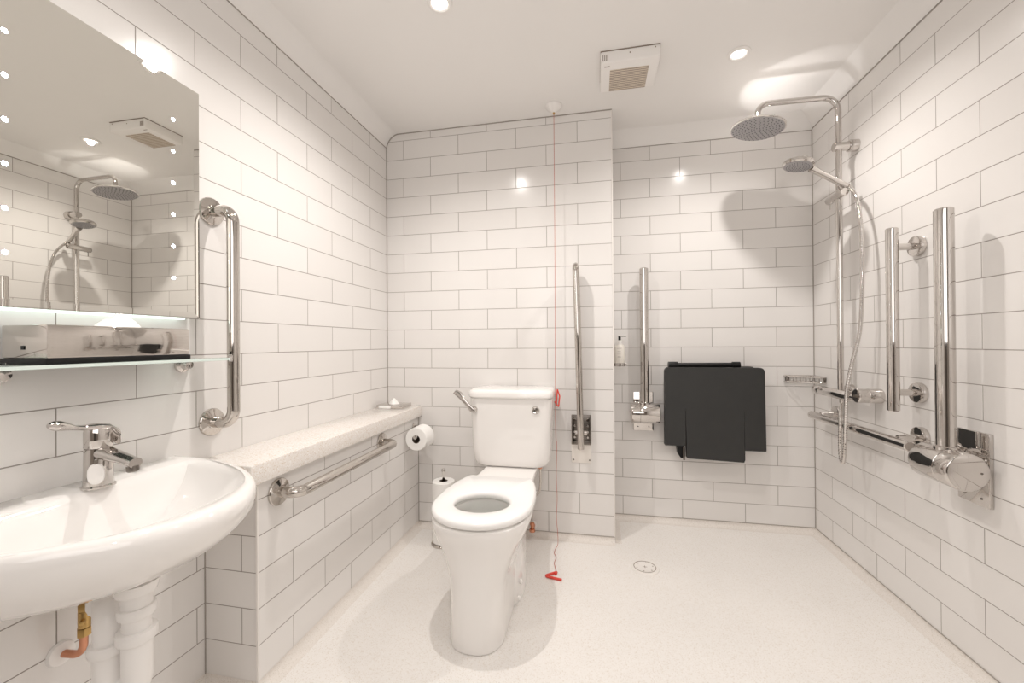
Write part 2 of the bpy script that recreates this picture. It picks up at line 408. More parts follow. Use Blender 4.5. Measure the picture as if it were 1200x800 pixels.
# rim turns inwards, down into the bowl
Nn = len(R[0])
def bowl(cx, cy, a, b, z): return [Vector((cx+a*math.cos(th), cy-b*math.sin(th), z)) for th in [2*PI*k/Nn for k in range(Nn)]]
# align bowl rings to pan rings by nearest angle
def match(ring, cx, cy, a, b, z):
    out = []
    for p in ring:
        th = math.atan2(-(p.y-(cy-1.9)), p.x-(cx-TX)); out.append(Vector((cx-TX+a*math.cos(th), cy-1.9-b*math.sin(th), z-FZ)))
    return out
for a, b, z in ((.122, .125, .396), (.116, .118, .390), (.116, .118, .372), (.128, .130, .35), (.118, .125, .31), (.09, .10, .25), (.065, .07, .21), (.05, .055, .17)):
    R.append(match(R[13], TX, 1.49, a, b, z))
rings(bm, R); obj('pan', bm, M['ceramic'], t)
# water in the bowl
bm = nbm(); rings(bm, [[Vector((.09*.99*math.cos(q), 1.49-1.9-.099*math.sin(q), .2495-FZ)) for q in [2*PI*k/40 for k in range(40)]], [Vector((.088*math.cos(q), 1.49-1.9-.097*math.sin(q), .2505-FZ)) for q in [2*PI*k/40 for k in range(40)]]])
obj('water', bm, M['glass'], t)
# rear platform carrying the cistern
bm = nbm()
rs = [sell(TX, 2.035, w, .165, 5, z, 40, .165) for w, z in ((.100, .30), (.118, .34), (.128, .37), (.130, .392), (.127, .3955))]
rings(bm, [L2(r) for r in rs]); obj('platform', bm, M['ceramic'], t)
# wider outlet foot at the rear
bm = nbm()
rs = [sell(TX+.005, 1.73, a, .17, 2.3, z, 40, .20) for a, z in ((.113, -.030), (.113, .0), (.109, .05), (.101, .10), (.088, .14), (.05, .17))]
rings(bm, [L2(r) for r in rs]); obj('foot', bm, M['ceramic'], t)
for (x, y, z) in ((TX+.110, 1.66, .045), (TX+.111, 1.62, .0)):
    bm = nbm(); lathe(bm, [(0, 0), (.010, 0), (.009, .006), (.004, .009), (0, .0095)], (x-TX, y-1.9, z-FZ), (1, -.3, .2), 16); obj('bolt_cap', bm, M['white_plastic'], t)
# seat ring
def seat_outline(inset, z):
    out = []; a, yf, yc, yb, wb = .190-inset, 1.298+inset, 1.515, 1.79-inset, .150-inset
    K = 36
    for k in range(K+1):
        th = PI*k/K; c, s = math.cos(th), math.sin(th)
        out.append((TX+a*math.copysign(abs(c)**(2/2.15), c), yc-(yc-yf)*abs(s)**(2/2.15)))
    for k in range(1, 7):
        u = k/6; e = u**2.2; out.append((TX-(a+(wb-a)*e), yc+(yb-.012-yc)*u))
    out.append((TX-wb+.012, yb))
    for k in range(1, 7): out.append((TX-wb+.012+(2*wb-.024)*k/7, yb))
    out.append((TX+wb-.012, yb))
    for k in range(6, 0, -1):
        u = k/6; e = u**2.2; out.append((TX+(a+(wb-a)*e), yc+(yb-.012-yc)*u))
    return [Vector((x, y, z)) for x, y in out]
Z0, Z1 = .4015, .428
O = [L2(seat_outline(i, z)) for i, z in ((.006, Z0), (0, Z0+.006), (0, Z1-.011), (.003, Z1-.004), (.010, Z1))]
def hole(grow, z): return match(O[0], TX-.002, 1.492, .104+grow, .096+grow, z)
I = [hole(.012, Z1), hole(.003, Z1-.005), hole(0, Z1-.012), hole(.0, Z0+.004), hole(.004, Z0)]
bm = nbm(); rr = O+I+[O[0]]
rings(bm, rr, False, False); bmesh.ops.remove_doubles(bm, verts=bm.verts, dist=1e-6)
obj('seat', bm, M['seat'], t, angle=50)
for sx in (-.09, .09):
    bm = nbm(); tube(bm, [(sx-.025, 1.812-1.9, .409-FZ), (sx+.025, 1.812-1.9, .409-FZ)], .009, 18); box(bm, sx-.02, sx+.02, 1.785-1.9, 1.83-1.9, .3965-FZ, .412-FZ, .003)
    obj('hinge', bm, M['seat'], t)
for sx in (.060, .095):
    bm = nbm(); lathe(bm, disc(.006, .003, .001), (sx, 1.845-1.9, .3955-FZ), (0, 0, 1), 14); obj('fixing_cap', bm, M['chrome'], t)
# cistern
CX = .771
def rrect(cx, x, y0, y1, z, rad, K=8):
    out = []
    for (sx, yy, a0) in ((1, y0, -PI/2), (1, y1, 0), (-1, y1, PI/2), (-1, y0, PI)):
        r = rad if yy == y0 else rad*.5
        px = cx+sx*(x-r); py = yy+(r if yy == y0 else -r)
        for k in range(K+1):
            q = a0+PI/2*k/K; out.append(Vector((px+r*math.cos(q), py+r*math.sin(q), z)))
    return out
bm = nbm()
cs = [(.396, .150, 2.035), (.400, .170, 2.020), (.412, .186, 2.010), (.435, .195, 2.005), (.48, .199, 2.002), (.56, .202, 2.0), (.64, .206, 2.0), (.70, .209, 2.0), (.742, .211, 2.0)]
rings(bm, [L2(rrect(CX, x, y, YT-.004, z, .05)) for z, x, y in cs]); obj('cistern', bm, M['ceramic'], t)
bm = nbm()
cs = [(.7425, .209, 1.998), (.746, .214, 1.990), (.752, .2165, 1.985), (.768, .217, 1.985), (.778, .213, 1.989), (.7845, .203, 2.0), (.787, .185, 2.02), (.788, .12, 2.07)]
rings(bm, [L2(rrect(CX, x, y, YT-.004, z, .055)) for z, x, y in cs]); obj('cistern_lid', bm, M['ceramic'], t)
# flush button
bm = nbm(); lathe(bm, [(0, 0), (.019, 0), (.0195, .004), (.017, .007), (.015, .0055), (0, .0055)], (.905-TX, 1.9995-1.9, .690-FZ), (0, -1, 0), 32); bt = obj('flush_button', bm, M['chrome'], t)
bm = nbm()
box(bm, .905-TX-.011, .905-TX-.004, 2.0-1.9-.0075, 2.0-1.9-.005, .694-FZ, .700-FZ, .001)
box(bm, .905-TX-.001, .905-TX+.010, 2.0-1.9-.0075, 2.0-1.9-.005, .690-FZ, .702-FZ, .002)
obj('button_mark', bm, M['steel_dark'], bt)
# lever
lv = (.592-TX, 1.9995-1.9, .687-FZ)
bm = nbm(); lathe(bm, [(0, 0), (.017, 0), (.017, .008), (.013, .012), (.011, .03), (0, .032)], lv, (0, -1, 0), 24); hb = obj('lever_boss', bm, M['chrome'], t)
bm = nbm()
P = [Vector(lv)+Vector(q) for q in ((0, -.03, 0), (-.02, -.032, .022), (-.045, -.032, .05), (-.07, -.030, .078), (-.092, -.028, .092))]
rs = []
for i, p in enumerate(P):
    w = (.013, .0115, .0115, .0165, .013)[i]; th = .005; dn = Vector((.72, 0, .69)) ; 
    rs.append([p+dn*w*math.cos(q)+Vector((0, 1, 0))*th*math.sin(q) for q in [2*PI*k/14 for k in range(14)]])
rings(bm, rs); obj('flush_lever', bm, M['chrome'], t)
# braided supply hose and valve
t2 = thing('supply_valve', 'copper isolating valve with braided hose at the wall behind the toilet', 'valve', (.903, YT, .032))
bm = nbm(); tube(bm, smooth_path([(.01, -.13, .363), (.012, -.128, .315), (.006, -.12, .235), (-.02, -.10, .19), (-.045, -.07, .12), (-.045, -.05, .035)]), .006, 12); obj('supply_hose', bm, M['steel'], t2)
bm = nbm(); lathe(bm, [(0, 0), (.012, 0), (.012, .012), (.008, .016), (0, .016)], (.01, -.13, .361), (0, 0, -1), 8); obj('hose_nut', bm, M['copper'], t2)
bm = nbm(); tube(bm, [(-.045, -.0005, .0), (-.045, -.05, .0), (-.045, -.05, .035)], .010, 14, rad=.012); lathe(bm, disc(.016, .014), (-.045, -.05, -.015), (0, 0, 1), 8); lathe(bm, disc(.013, .01), (-.045, -.05, .02), (0, 0, 1), 8)
obj('valve_body', bm, M['copper'], t2)
bm = nbm(); lathe(bm, [(.0105, .0005), (.022, .0005), (.020, .006), (.0105, .008)], (-.045, 0, 0), (0, -1, 0), 20); obj('pipe_collar', bm, M['white_plastic'], t2)
# soil pipe behind the pan
bm = nbm(); tube(bm, [(0, 0, 0), (0, -.17, 0), (-.02, -.24, .0)], .045, 24, rad=.03); lathe(bm, [(.045, -.0), (.052, -.0), (.052, -.03), (.045, -.03)], (0, -.11, 0), (0, -1, 0), 24)
tag(obj('soil_pipe', bm, M['white_plastic'], loc=(.79, YT-.001, .10)), 'short white waste pipe running from the toilet back to the wall', 'pipe')

# ================================================================ EMERGENCY PULL CORD
t = thing('pull_cord', 'red emergency pull cord hanging from a white ceiling rose to the floor beside the toilet', 'pull cord', (.993, 2.122, H))
bm = nbm(); lathe(bm, [(0, -.0005), (.042, -.0005), (.042, -.006), (.036, -.014), (.030, -.022), (.016, -.030), (.010, -.036), (0, -.036)], (0, 0, 0), (0, 0, 1), 32); obj('ceiling_rose', bm, M['white_plastic'], t)
bm = nbm(); lathe(bm, [(0, -.0362), (.006, -.0362), (.005, -.044), (0, -.046)], (0, 0, 0), (0, 0, 1), 12); obj('cord_eye', bm, M['brass'], t)
zf = FZ-H
pts = [(0, 0, -.044), (0, 0, -.8), (-.003, 0, -1.62), (.003, .0, -1.75), (-.001, 0, -1.9), (.003, -.002, -2.02), (-.001, -.004, -2.12), (.005, -.006, -2.2), (.006, -.014, zf+.022), (-.004, -.03, zf+.006), (-.007, -.07, zf+.0035), (.006, -.11, zf+.0035), (.002, -.16, zf+.0035), (.010, -.20, zf+.0035), (.019, -.238, zf+.0045)]
bm = nbm(); tube(bm, smooth_path(pts, 6), .0014, 6); obj('cord', bm, M['cord'], t)
def triangle(p, q, r, rad=.0042):
    bm = nbm(); tube(bm, fillet([p, q, r], .006), rad, 10); return bm
obj('cord_handle', triangle((.020, -.243, zf+.0055), (-.030, -.283, zf+.0055), (.048, -.300, zf+.0055), .0055), M['red'], t)
bm = nbm(); tube(bm, [(.020, -.243, zf+.0055), (.018, -.262, zf+.0055)], .0055, 10); obj('handle_clip', bm, M['red'], t)
zt = .735-H
obj('cord_handle', triangle((.008, -.002, zt+.045), (.002, -.004, zt-.035), (.016, -.004, zt-.042), .0035), M['red'], t)
bm = nbm(); tube(bm, fillet([(.008, -.002, zt+.045), (.020, -.003, zt+.01), (.014, -.004, zt-.042)], .004), .0035, 10); tube(bm, [(.003, -.003, zt-.034), (-.006, -.003, zt-.015)], .004, 8); obj('handle_clip', bm, M['red'], t)

# ================================================================ LOO ROLL HOLDER ON LEDGE END
rx, rz, ry = .262, .528, 2.03
t = thing('toilet_roll_holder', 'small chrome toilet roll holder fixed to the far end of the tiled ledge', 'roll holder', (.1907, ry, rz))
bm = nbm(); lathe(bm, [(0, 0), (.020, 0), (.020, .006), (.012, .012), (0, .012)], (.0004, .125, .028), (1, 0, 0), 24); obj('wall_flange', bm, M['chrome'], t)
bm = nbm(); tube(bm, [(.006, .125, .028), (rx-.1907, .125, .028), (rx-.1907, .125, 0.0), (rx-.1907, -.006, 0)], .007, 14, rad=.012); obj('arm', bm, M['chrome'], t)
bm = nbm(); lathe(bm, disc(.011, .010), (rx-.1907, -.004, 0), (0, -1, 0), 18); obj('end_cap', bm, M['chrome'], t)
def roll(name, label, group, loc, axis, L=.10, R=.056, r=.021, flap=None):
    t = thing(name, label, 'toilet roll', loc, group)
    bm = nbm(); lathe(bm, [(r+.001, 0), (R-.003, 0), (R, .003), (R, L-.003), (R-.003, L), (r+.001, L)], (0, 0, 0), axis, 48, closed=True); obj('paper', bm, M['paper'], t)
    bm = nbm(); lathe(bm, [(r-.001, .001), (r+.0009, .001), (r+.0009, L-.001), (r-.001, L-.001)], (0, 0, 0), axis, 32, closed=True); obj('core', bm, M['card'], t)
    return t
rl = roll('toilet_roll', 'white toilet roll hanging on the chrome holder at the end of the ledge', None, (rx, ry, rz-.0135), (0, 1, 0), .105, .060)
bm = nbm()
K = [(-0.060*math.cos(a)*-1*1.0, .0612*math.sin(a)) for a in [PI*.62-PI*.62*k/14 for k in range(15)]] + [(.0615, -.02), (.060, -.035)]
rs = [[Vector((x, y, z)) for x, z in K]+[Vector((x-.0006, y, z-.0006)) for x, z in reversed(K)] for y in (.004, .101)]
rings(bm, rs); obj('loose_sheet', bm, M['paper'], rl)
# spare rolls on a floor stand beside the pan
sx, sy = .405, 2.055
t = thing('spare_roll_stand', 'chrome rod stand on the floor holding spare toilet rolls left of the toilet', 'roll stand', (sx, sy, FZ))
bm = nbm(); lathe(bm, [(0, .0005), (.066, .0005), (.066, .006), (.060, .011), (0, .012)], (0, 0, 0), (0, 0, 1), 40); obj('base', bm, M['steel'], t)
bm = nbm(); lathe(bm, [(0, .010), (.0075, .010), (.0075, .372), (.0105, .376), (.0115, .384), (.009, .390), (0, .391)], (0, 0, 0), (0, 0, 1), 20); obj('rod', bm, M['chrome'], t)
for k, lb in enumerate(('spare white toilet roll at the bottom of the floor stand, left of the toilet', 'spare white toilet roll in the middle of the floor stand stack', 'spare white toilet roll on top of the floor stand, rod poking through its core')):
    roll('toilet_roll', lb, 'spare toilet rolls on the stand', (sx, sy, FZ+.0125+k*.1055), (0, 0, 1), .105, .058)

# ================================================================ SMALL CHROME TISSUE HOLDER ON SHELF CORNER
t = thing('tissue_holder', 'flat chrome tissue holder with a white tissue peak, far end of the quartz shelf', 'tissue holder', (.095, 2.115, .668))
bm = nbm(); box(bm, -.075, .075, -.06, .06, .0005, .020, .003); obj('holder_body', bm, M['chrome'], t)
bm = nbm(); box(bm, -.060, .010, -.064, -.0605, .001, .016, .001); obj('paper_stack', bm, M['paper'], t, (0, 0, 0))
def tissue(bm, w, d, h, seed, n=20):
    random.seed(seed); rs = []
    for k, (s, z) in enumerate(((1, 0), (.8, .25), (.62, .5), (.42, .75), (.2, .95), (.06, 1))):
        rs.append([Vector((w*s*math.cos(q)*(1+.22*math.sin(5*q+k*.5+seed)), d*s*math.sin(q)*(1+.22*math.cos(4*q+k*.7)), h*z*(1+.10*math.sin(3*q+seed)*(k > 1)))) for q in [2*PI*i/n for i in range(n)]])
    rings(bm, rs)
bm = nbm(); tissue(bm, .028, .022, .028, 2); obj('tissue', bm, M['paper'], t, (0.0, 0, .0195), angle=70)

# ================================================================ MIRROR, GLASS SHELF, CHROME TISSUE BOX
MX, MY0, MY1, MZ0, MZ1 = .030, .530, 1.025, 1.099, 1.775
t = thing('illuminated_mirror', 'large frameless mirror with two columns of lit led dots above the glass shelf', 'mirror', (0, .7775, MZ0))
def mloc(x0, x1, y0, y1, z0, z1): return (x0, x1, y0-.7775, y1-.7775, z0-MZ0, z1-MZ0)
bm = nbm(); box(bm, *mloc(.0005, MX-.006, MY0+.02, MY1-.012, MZ0+.012, MZ1-.012), .002); obj('backing', bm, M['white_plastic'], t)
bm = nbm(); box(bm, *mloc(MX-.0055, MX-.0005, MY0, MY1, MZ0, MZ1)); obj('glass_edge', bm, M['frost'], t)
bm = nbm()
fr = [mloc(0, MX-.0004, MY0+i, MY1-i, MZ0+i, MZ1-i) for i in (0,)][0]
y0, y1, z0, z1 = fr[2:]; b = .017
def rect(x, i): return [Vector((x, y0+i, z0+i)), Vector((x, y1-i, z0+i)), Vector((x, y1-i, z1-i)), Vector((x, y0+i, z1-i))]
rings(bm, [rect(MX-.0004, 0), rect(MX+.0002, b)], True, True); obj('mirror_glass', bm, M['mirror'], t, smooth=False)
for yy in (.609, .947):
    for k in range(6 if yy > .7 else 6):
        bm = nbm(); lathe(bm, [(0, 0), (.0050, 0), (.0042, .0008), (0, .001)], (MX+.0003, yy-.7775, 1.657-.0895*k-MZ0), (1, 0, 0), 14); obj('led_dot', bm, M['led'], t)
bm = nbm(); box(bm, *mloc(.012, .024, MY0+.06, MY1-.04, MZ0-.001+.0125-.016, MZ0+.0115)); obj('under_light', bm, M['ledstrip'], t)

t = thing('glass_shelf', 'clear glass shelf with chrome end fittings under the mirror', 'shelf', (0, .7775, .975))
bm = nbm(); box(bm, .004, .140, -.2475, .2475, 0, .008, .001); obj('shelf_glass', bm, M['glass'], t)
bm = nbm(); box(bm, .1402, .1420, -.2475, .2475, .0005, .0075); obj('shelf_edge', bm, M['frost'], t)
for yy in (-.17, .215):
    bm = nbm(); lathe(bm, [(0, 0), (.022, 0), (.022, .008), (.014, .014), (.012, .03), (0, .032)], (.0005, yy, -.012), (1, 0, 0), 28); obj('bracket', bm, M['chrome'], t)
for yy in (-.25, .25):
    bm = nbm(); lathe(bm, [(0, -.004), (.006, -.004), (.006, .014), (.004, .017), (0, .017)], (.139, yy*.985, 0), (0, 0, 1), 16); obj('corner_stud', bm, M['chrome'], t)

t = thing('tissue_box', 'polished steel tissue box cover on a black base standing on the glass shelf', 'tissue box', (.068, .762, .983))
bm = nbm(); box(bm, -.062, .062, -.146, .146, .0125, .080, .0025); tb = obj('cover', bm, M['steel'], t)
bm = nbm(); box(bm, -.063, .063, -.148, .148, .0003, .0122, .001); obj('base', bm, M['black'], t)
bm = nbm(); box(bm, -.006, .002, -.1475, -.1463, .030, .038); obj('screw_mark', bm, M['black'], t)
bm = nbm(); tissue(bm, .03, .045, .032, 5); obj('tissue', bm, M['paper'], t, (0.01, .015, .0795), angle=70)

# ================================================================ WASH BASIN
BY = .68
t = thing('wash_basin', 'large white wall-hung wash basin with a rounded bowl in the left foreground', 'basin', (0, BY, .70))
def half(a, b, z, x0=.0008, N=72, sag=0, n=2.0):
    """half ellipse against the wall, closed ring"""
    out = []; K = 52
    for k in range(K+1):
        th = -PI/2+PI*k/K; c, s = math.cos(th), math.sin(th)
        out.append(Vector((x0+a*abs(c)**(2/n), b*math.copysign(abs(s)**(2/n), s), z)))
    for k in range(1, 20): out.append(Vector((x0, b-2*b*k/20, z)))
    return out
bm = nbm(); A0, B0 = .472, .303
outer = [(.30, .30, -.172), (.45, .46, -.168), (.60, .62, -.156), (.73, .76, -.138), (.83, .86, -.115), (.90, .925, -.092), (.95, .965, -.070), (.982, .988, -.050), (.997, .998, -.035), (1.0, 1.0, -.022), (.995, .996, -.011), (.982, .985, -.003), (.962, .968, .001), (.940, .948, .001)]
rs = [half(A0*sa, B0*sb, z) for sa, sb, z in outer]
for a, b, x0, z in ((.348, .275, .076, .0), (.340, .267, .081, -.002), (.333, .260, .086, -.006), (.327, .253, .091, -.012), (.321, .247, .095, -.021), (.300, .228, .104, -.048), (.270, .200, .112, -.080), (.215, .150, .130, -.108), (.13, .09, .165, -.122), (.05, .035, .215, -.128), (.02, .012, .235, -.129)):
    rs.append(half(a, b, z, x0, n=2.25))
rings(bm, rs); obj('bowl', bm, M['ceramic'], t, angle=60)
bm = nbm(); lathe(bm, [(0, 0), (.02, 0), (.02, .002), (.016, .004), (0, .004)], (.25, 0, -.129), (0, 0, 1), 24); obj('plug_hole', bm, M['chrome'], t)
bm = nbm(); lathe(bm, [(.0, 0), (.040, 0), (.036, -.016), (.034, -.022), (0, -.022)], (.268, -.005, -.160), (0, 0, 1), 32); obj('waste_boss', bm, M['ceramic'], t)

# ---- mixer tap
t = thing('mixer_tap', 'chrome single lever mixer tap with long loop lever standing on the wash basin', 'tap', (.082, .733, .7005))
bm = nbm(); lathe(bm, [(0, 0), (.030, 0), (.030, .003), (.0265, .006), (.0255, .03), (.0245, .088), (.0, .088)], (0, 0, 0), (0, 0, 1), 36); obj('body', bm, M['chrome'], t)
bm = nbm(); lathe(bm, [(0, .0885), (.0235, .0885), (.0252, .091), (.0252, .125), (.023, .133), (.012, .137), (0, .1375)], (0, 0, 0), (0, 0, 1), 36); obj('cartridge_cap', bm, M['chrome'], t)
bm = nbm(); d = Vector((.115, 0, -.008)); P = [Vector((.010, 0, .078)), Vector((.040, 0, .073)), Vector((.075, 0, .066)), Vector((.106, 0, .058))]
rs = []
for i, p in enumerate(P):
    w, hh = ((.020, .018), (.0175, .0145), (.0148, .0115), (.0142, .011))[i]
    rs.append([p+Vector((0, w*math.cos(q), hh*math.sin(q))) for q in [2*PI*k/24 for k in range(24)]])
rings(bm, rs); sp = obj('spout', bm, M['chrome'], t)
bm = nbm(); lathe(bm, [(0, 0), (.0115, 0), (.0115, .010), (.009, .013), (0, .013)], (.097, 0, .051), (.12, 0, -1), 20); obj('aerator', bm, M['steel_dark'], sp)
# long lever, swung towards the left, flaring into a loop at the tip
bm = nbm()
path = [((.020, .024, .096), .010, .004), ((.018, .022, .118), .016, .012), ((.008, .008, .134), .0225, .009), ((.006, -.014, .138), .019, .0075), ((.006, -.034, .139), .0095, .006), ((.008, -.050, .143), .0080, .006), ((.011, -.064, .149), .0095, .009), ((.014, -.078, .153), .011, .011), ((.016, -.090, .155), .010, .010), ((.017, -.098, .156), .005, .005)]
rs = []
for p, w, hh in path:
    rs.append([Vector(p)+Vector((w*math.cos(q), 0, hh*math.sin(q))) for q in [2*PI*k/20 for k in range(20)]])
rings(bm, rs); obj('lever', bm, M['chrome'], t)
bm = nbm()
ov = [Vector((0, (.0145)*math.cos(q), .0235*math.copysign(abs(math.sin(q))**.7, math.sin(q)))) for q in [2*PI*k/28 for k in range(28)]]
Rm = Matrix.Rotation(math.radians(-42), 3, 'Z')
c0 = Rm @ Vector((.0275, 0, .034))
rings(bm, [[c0+Rm @ (p+Vector((0, 0, 0))) for p in ov], [c0+Rm @ (p*.92+Vector((.003, 0, 0))) for p in ov]]); obj('oval_disc', bm, M['white_plastic'], t)  # white oval disc in front of the tap body
bm = nbm(); tube(bm, [c0+Vector((-.001, 0, .019)), c0+Vector((.0, 0, .032))], .003, 8); obj('disc_ring', bm, M['steel_dark'], t)

# ---- waste trap under the basin
wx, wy = .268, .676
t = thing('basin_trap', 'white plastic waste trap with ribbed nuts curving below the wash basin', 'waste trap', (wx, wy, .52))
bm = nbm(); lathe(bm, [(0, 0.0), (.026, 0.0), (.026, -.03), (.024, -.032), (.024, -.09), (0, -.09)], (0, 0, 0), (0, 0, 1), 28); obj('tail_pipe', bm, M['white_plastic'], t)
def nut(bm, o, ax, r=.031, h=.022, n=18):
    prof = []
    o = Vector(o); d = Vector(ax).normalized(); a, b = frame(d); rs = []
    for rr, hh in ((.7, 0), (.97, .001), (1, .003), (1, h-.004), (.94, h-.001), (.7, h)):
        rs.append([o+d*hh+(a*math.cos(q)+b*math.sin(q))*r*rr*(1+(.03 if k % 2 else 0)) for k, q in [(k, 2*PI*k/(2*n)) for k in range(2*n)]])
    rings(bm, rs)
bm = nbm(); nut(bm, (0, 0, -.030), (0, 0, -1)); obj('upper_nut', bm, M['white_plastic'], t)
bm = nbm(); nut(bm, (0, 0, -.078), (0, 0, -1), .033, .024); obj('lower_nut', bm, M['white_plastic'], t)
bm = nbm(); tube(bm, [(0, 0, -.10), (0, 0, -.205), (-.056, -.012, -.205), (-.056, -.012, -.12)], .0255, 26, rad=.0275, n=12); obj('trap_bend', bm, M['white_plastic'], t)
bm = nbm(); nut(bm, (-.056, -.012, -.125), (0, 0, 1), .032, .022); obj('trap_nut', bm, M['white_plastic'], t)
bm = nbm(); tube(bm, [(-.056, -.012, -.11), (-.056, -.012, -.050), (-wx+.001, .120, -.050)], .0245, 26, rad=.042, n=12); obj('outlet_pipe', bm, M['white_plastic'], t)
bm = nbm(); nut(bm, (-.105, .018, -.050), (-1, .62, 0), .032, .022); obj('outlet_nut', bm, M['white_plastic'], t)
# ---- copper supply
t = thing('copper_supply_pipe', 'copper pipe with brass isolating valve turning into the wall below the basin', 'pipe', (0, .715, .325))
bm = nbm(); tube(bm, [(.060, .005, .200), (.060, .003, .0), (.0005, -.003, .0)], .0078, 16, rad=.026); obj('pipe_run', bm, M['copper'], t)
bm = nbm(); lathe(bm, disc(.0128, .018), (.060, .005, .100), (0, 0, 1), 6); obj('upper_nut', bm, M['brass'], t)
bm = nbm(); lathe(bm, disc(.0110, .036), (.060, .0045, .063), (0, 0, 1), 20); lathe(bm, disc(.005, .010, .001), (.068, -.004, .081), (1, -1, 0), 10); bmesh.ops.remove_doubles(bm, verts=bm.verts, dist=1e-6); obj('isolating_valve', bm, M['brass'], t)
bm = nbm(); lathe(bm, disc(.0128, .018), (.060, .004, .044), (0, 0, 1), 6); obj('lower_nut', bm, M['brass'], t)
bm = nbm(); lathe(bm, [(.0082, .0005), (.026, .0005), (.024, .008), (.0082, .012)], (0, -.003, 0), (1, 0, 0), 24); obj('pipe_collar', bm, M['white_plastic'], t)

# ================================================================ SHOWER
SX, SY = W-.075, 2.135
t = thing('shower_column', 'chrome shower riser with a large round overhead rose in the alcove corner', 'shower', (SX, SY, .78))
def P_(x, y, z): return (x-SX, y-SY, z-.78)
bm = nbm(); tube(bm, [P_(SX, SY, .80), P_(SX, SY, 2.135), P_(1.955, SY, 2.140), P_(1.955, SY, 2.048)], .0125, 20, rad=[0, .065, .058, 0], n=12); obj('riser_pipe', bm, M['chrome'], t)
TAX = Vector((.13, 0, 1)).normalized(); TC = Vector(P_(1.953, SY, 2.02)); ta, tb = frame(TAX)
bm = nbm(); lathe(bm, [(0, .002), (.112, .002), (.1165, .005), (.1165, .009), (.1135, .0122), (.1115, .0128), (.109, .0129), (.030, .0130), (.0295, .0131), (.026, .0145), (.018, .028), (.014, .032), (0, .032)], TC, TAX, 64); rose = obj('overhead_rose', bm, M['rose'], t)
bm = nbm(); lathe(bm, [(0, .0), (.110, .0), (.1115, .0018), (0, .0018)], TC, TAX, 64); obj('spray_face', bm, M['spray'], rose)
bm = nbm()
for k in range(1, 9):
    rr = .0128*k; n = max(6, int(2*PI*rr/.018))
    for i in range(n):
        q = 2*PI*(i+.5*(k % 2))/n; c = TC+(ta*math.cos(q)+tb*math.sin(q))*rr
        rings(bm, [[c+(ta*math.cos(u)+tb*math.sin(u))*.0028 for u in (0, 1.26, 2.51, 3.77, 5.03)], [c-TAX*.0022+(ta*math.cos(u)+tb*math.sin(u))*.0018 for u in (0, 1.26, 2.51, 3.77, 5.03)]])
nz = obj('nozzles', bm, M['nozzle'], rose); nz['kind'] = 'stuff'
# wall bracket
bm = nbm(); lathe(bm, [(0, 0), (.026, 0), (.026, .032), (.0245, .035), (0, .035)], P_(W-.0005, SY, 1.905), (-1, 0, 0), 32); obj('wall_bracket', bm, M['chrome'], t)
bm = nbm(); lathe(bm, [(0, 0), (.0195, 0), (.0195, .058), (.017, .060), (0, .060)], P_(W-.036, SY, 1.905), (-1, 0, 0), 28); obj('bracket_clamp', bm, M['chrome'], t)
# slider
bm = nbm(); lathe(bm, [(0, 0), (.0165, 0), (.0185, .003), (.0185, .125), (.016, .128), (0, .128)], P_(SX-.004, SY+.075, 1.680), Vector((0, -1, .03)), 24); obj('slider', bm, M['chrome'], t)
bm = nbm(); tube(bm, [P_(SX-.004, SY+.062, 1.665), P_(SX-.004, SY+.062, 1.638)], .003, 8); obj('slider_lever', bm, M['chrome'], t)

t = thing('hand_shower', 'chrome hand shower resting in the slider of the riser, tilted down', 'hand shower', (2.285, 2.09, 1.715))
A, B = Vector((0, 0, 0)), Vector((-.190, -.045, .094))
dd = (B-A).normalized()
bm = nbm(); tube(bm, [A-dd*.018, A-dd*.010, A, A+dd*.05, A+dd*.12, A+dd*.165], [.009, .0125, .0125, .0125, .013, .016], 22); obj('handle', bm, M['chrome'], t)
ax = Vector((.17, .05, 1)).normalized(); hc = Vector((-.200, -.047, .093))
bm = nbm(); lathe(bm, [(0, -.014), (.056, -.014), (.0615, -.009), (.0620, .0), (.055, .009), (.036, .016), (.015, .0185), (0, .019)], hc, ax, 44); hh = obj('head', bm, M['chrome'], t)
bm = nbm(); lathe(bm, [(0, -.0168), (.050, -.0168), (.0545, -.0145), (0, -.0142)], hc, ax, 44); obj('spray_face', bm, M['spray'], hh)
bm = nbm(); a_, b_ = frame(ax)
for k in range(1, 5):
    rr = .0108*k; n = 7*k
    for i in range(n):
        q = 2*PI*i/n; c = hc-ax*.017+(a_*math.cos(q)+b_*math.sin(q))*rr
        rings(bm, [[c+(a_*math.cos(u)+b_*math.sin(u))*.0016 for u in (0, 1.57, 3.14, 4.71)], [c-ax*.0025+(a_*math.cos(u)+b_*math.sin(u))*.001 for u in (0, 1.57, 3.14, 4.71)]])
nz = obj('nozzles', bm, M['nozzle'], hh); nz['kind'] = 'stuff'
bm = nbm(); lathe(bm, [(0, 0), (.011, 0), (.0125, .006), (.0125, .022), (0, .022)], A-dd*.040, dd, 20); obj('hose_cone', bm, M['chrome'], t)

hp = [(2.302, 2.085, 1.700), (2.306, 2.06, 1.672), (2.304, 2.03, 1.625), (2.300, 2.005, 1.55), (2.297, 1.99, 1.45), (2.295, 1.985, 1.33), (2.293, 1.985, 1.20), (2.288, 1.995, 1.05), (2.266, 2.008, .92), (2.249, 2.014, .80), (2.245, 2.018, .66), (2.244, 2.022, .56), (2.244, 2.030, .505), (2.245, 2.043, .490), (2.246, 2.056, .508), (2.247, 2.063, .56), (2.247, 2.060, .64), (2.252, 2.068, .685), (2.275, 2.105, .715), (2.288, 2.125, .737)]
o0 = Vector(hp[0]); pp = [p for p in smooth_path(hp, 14)]
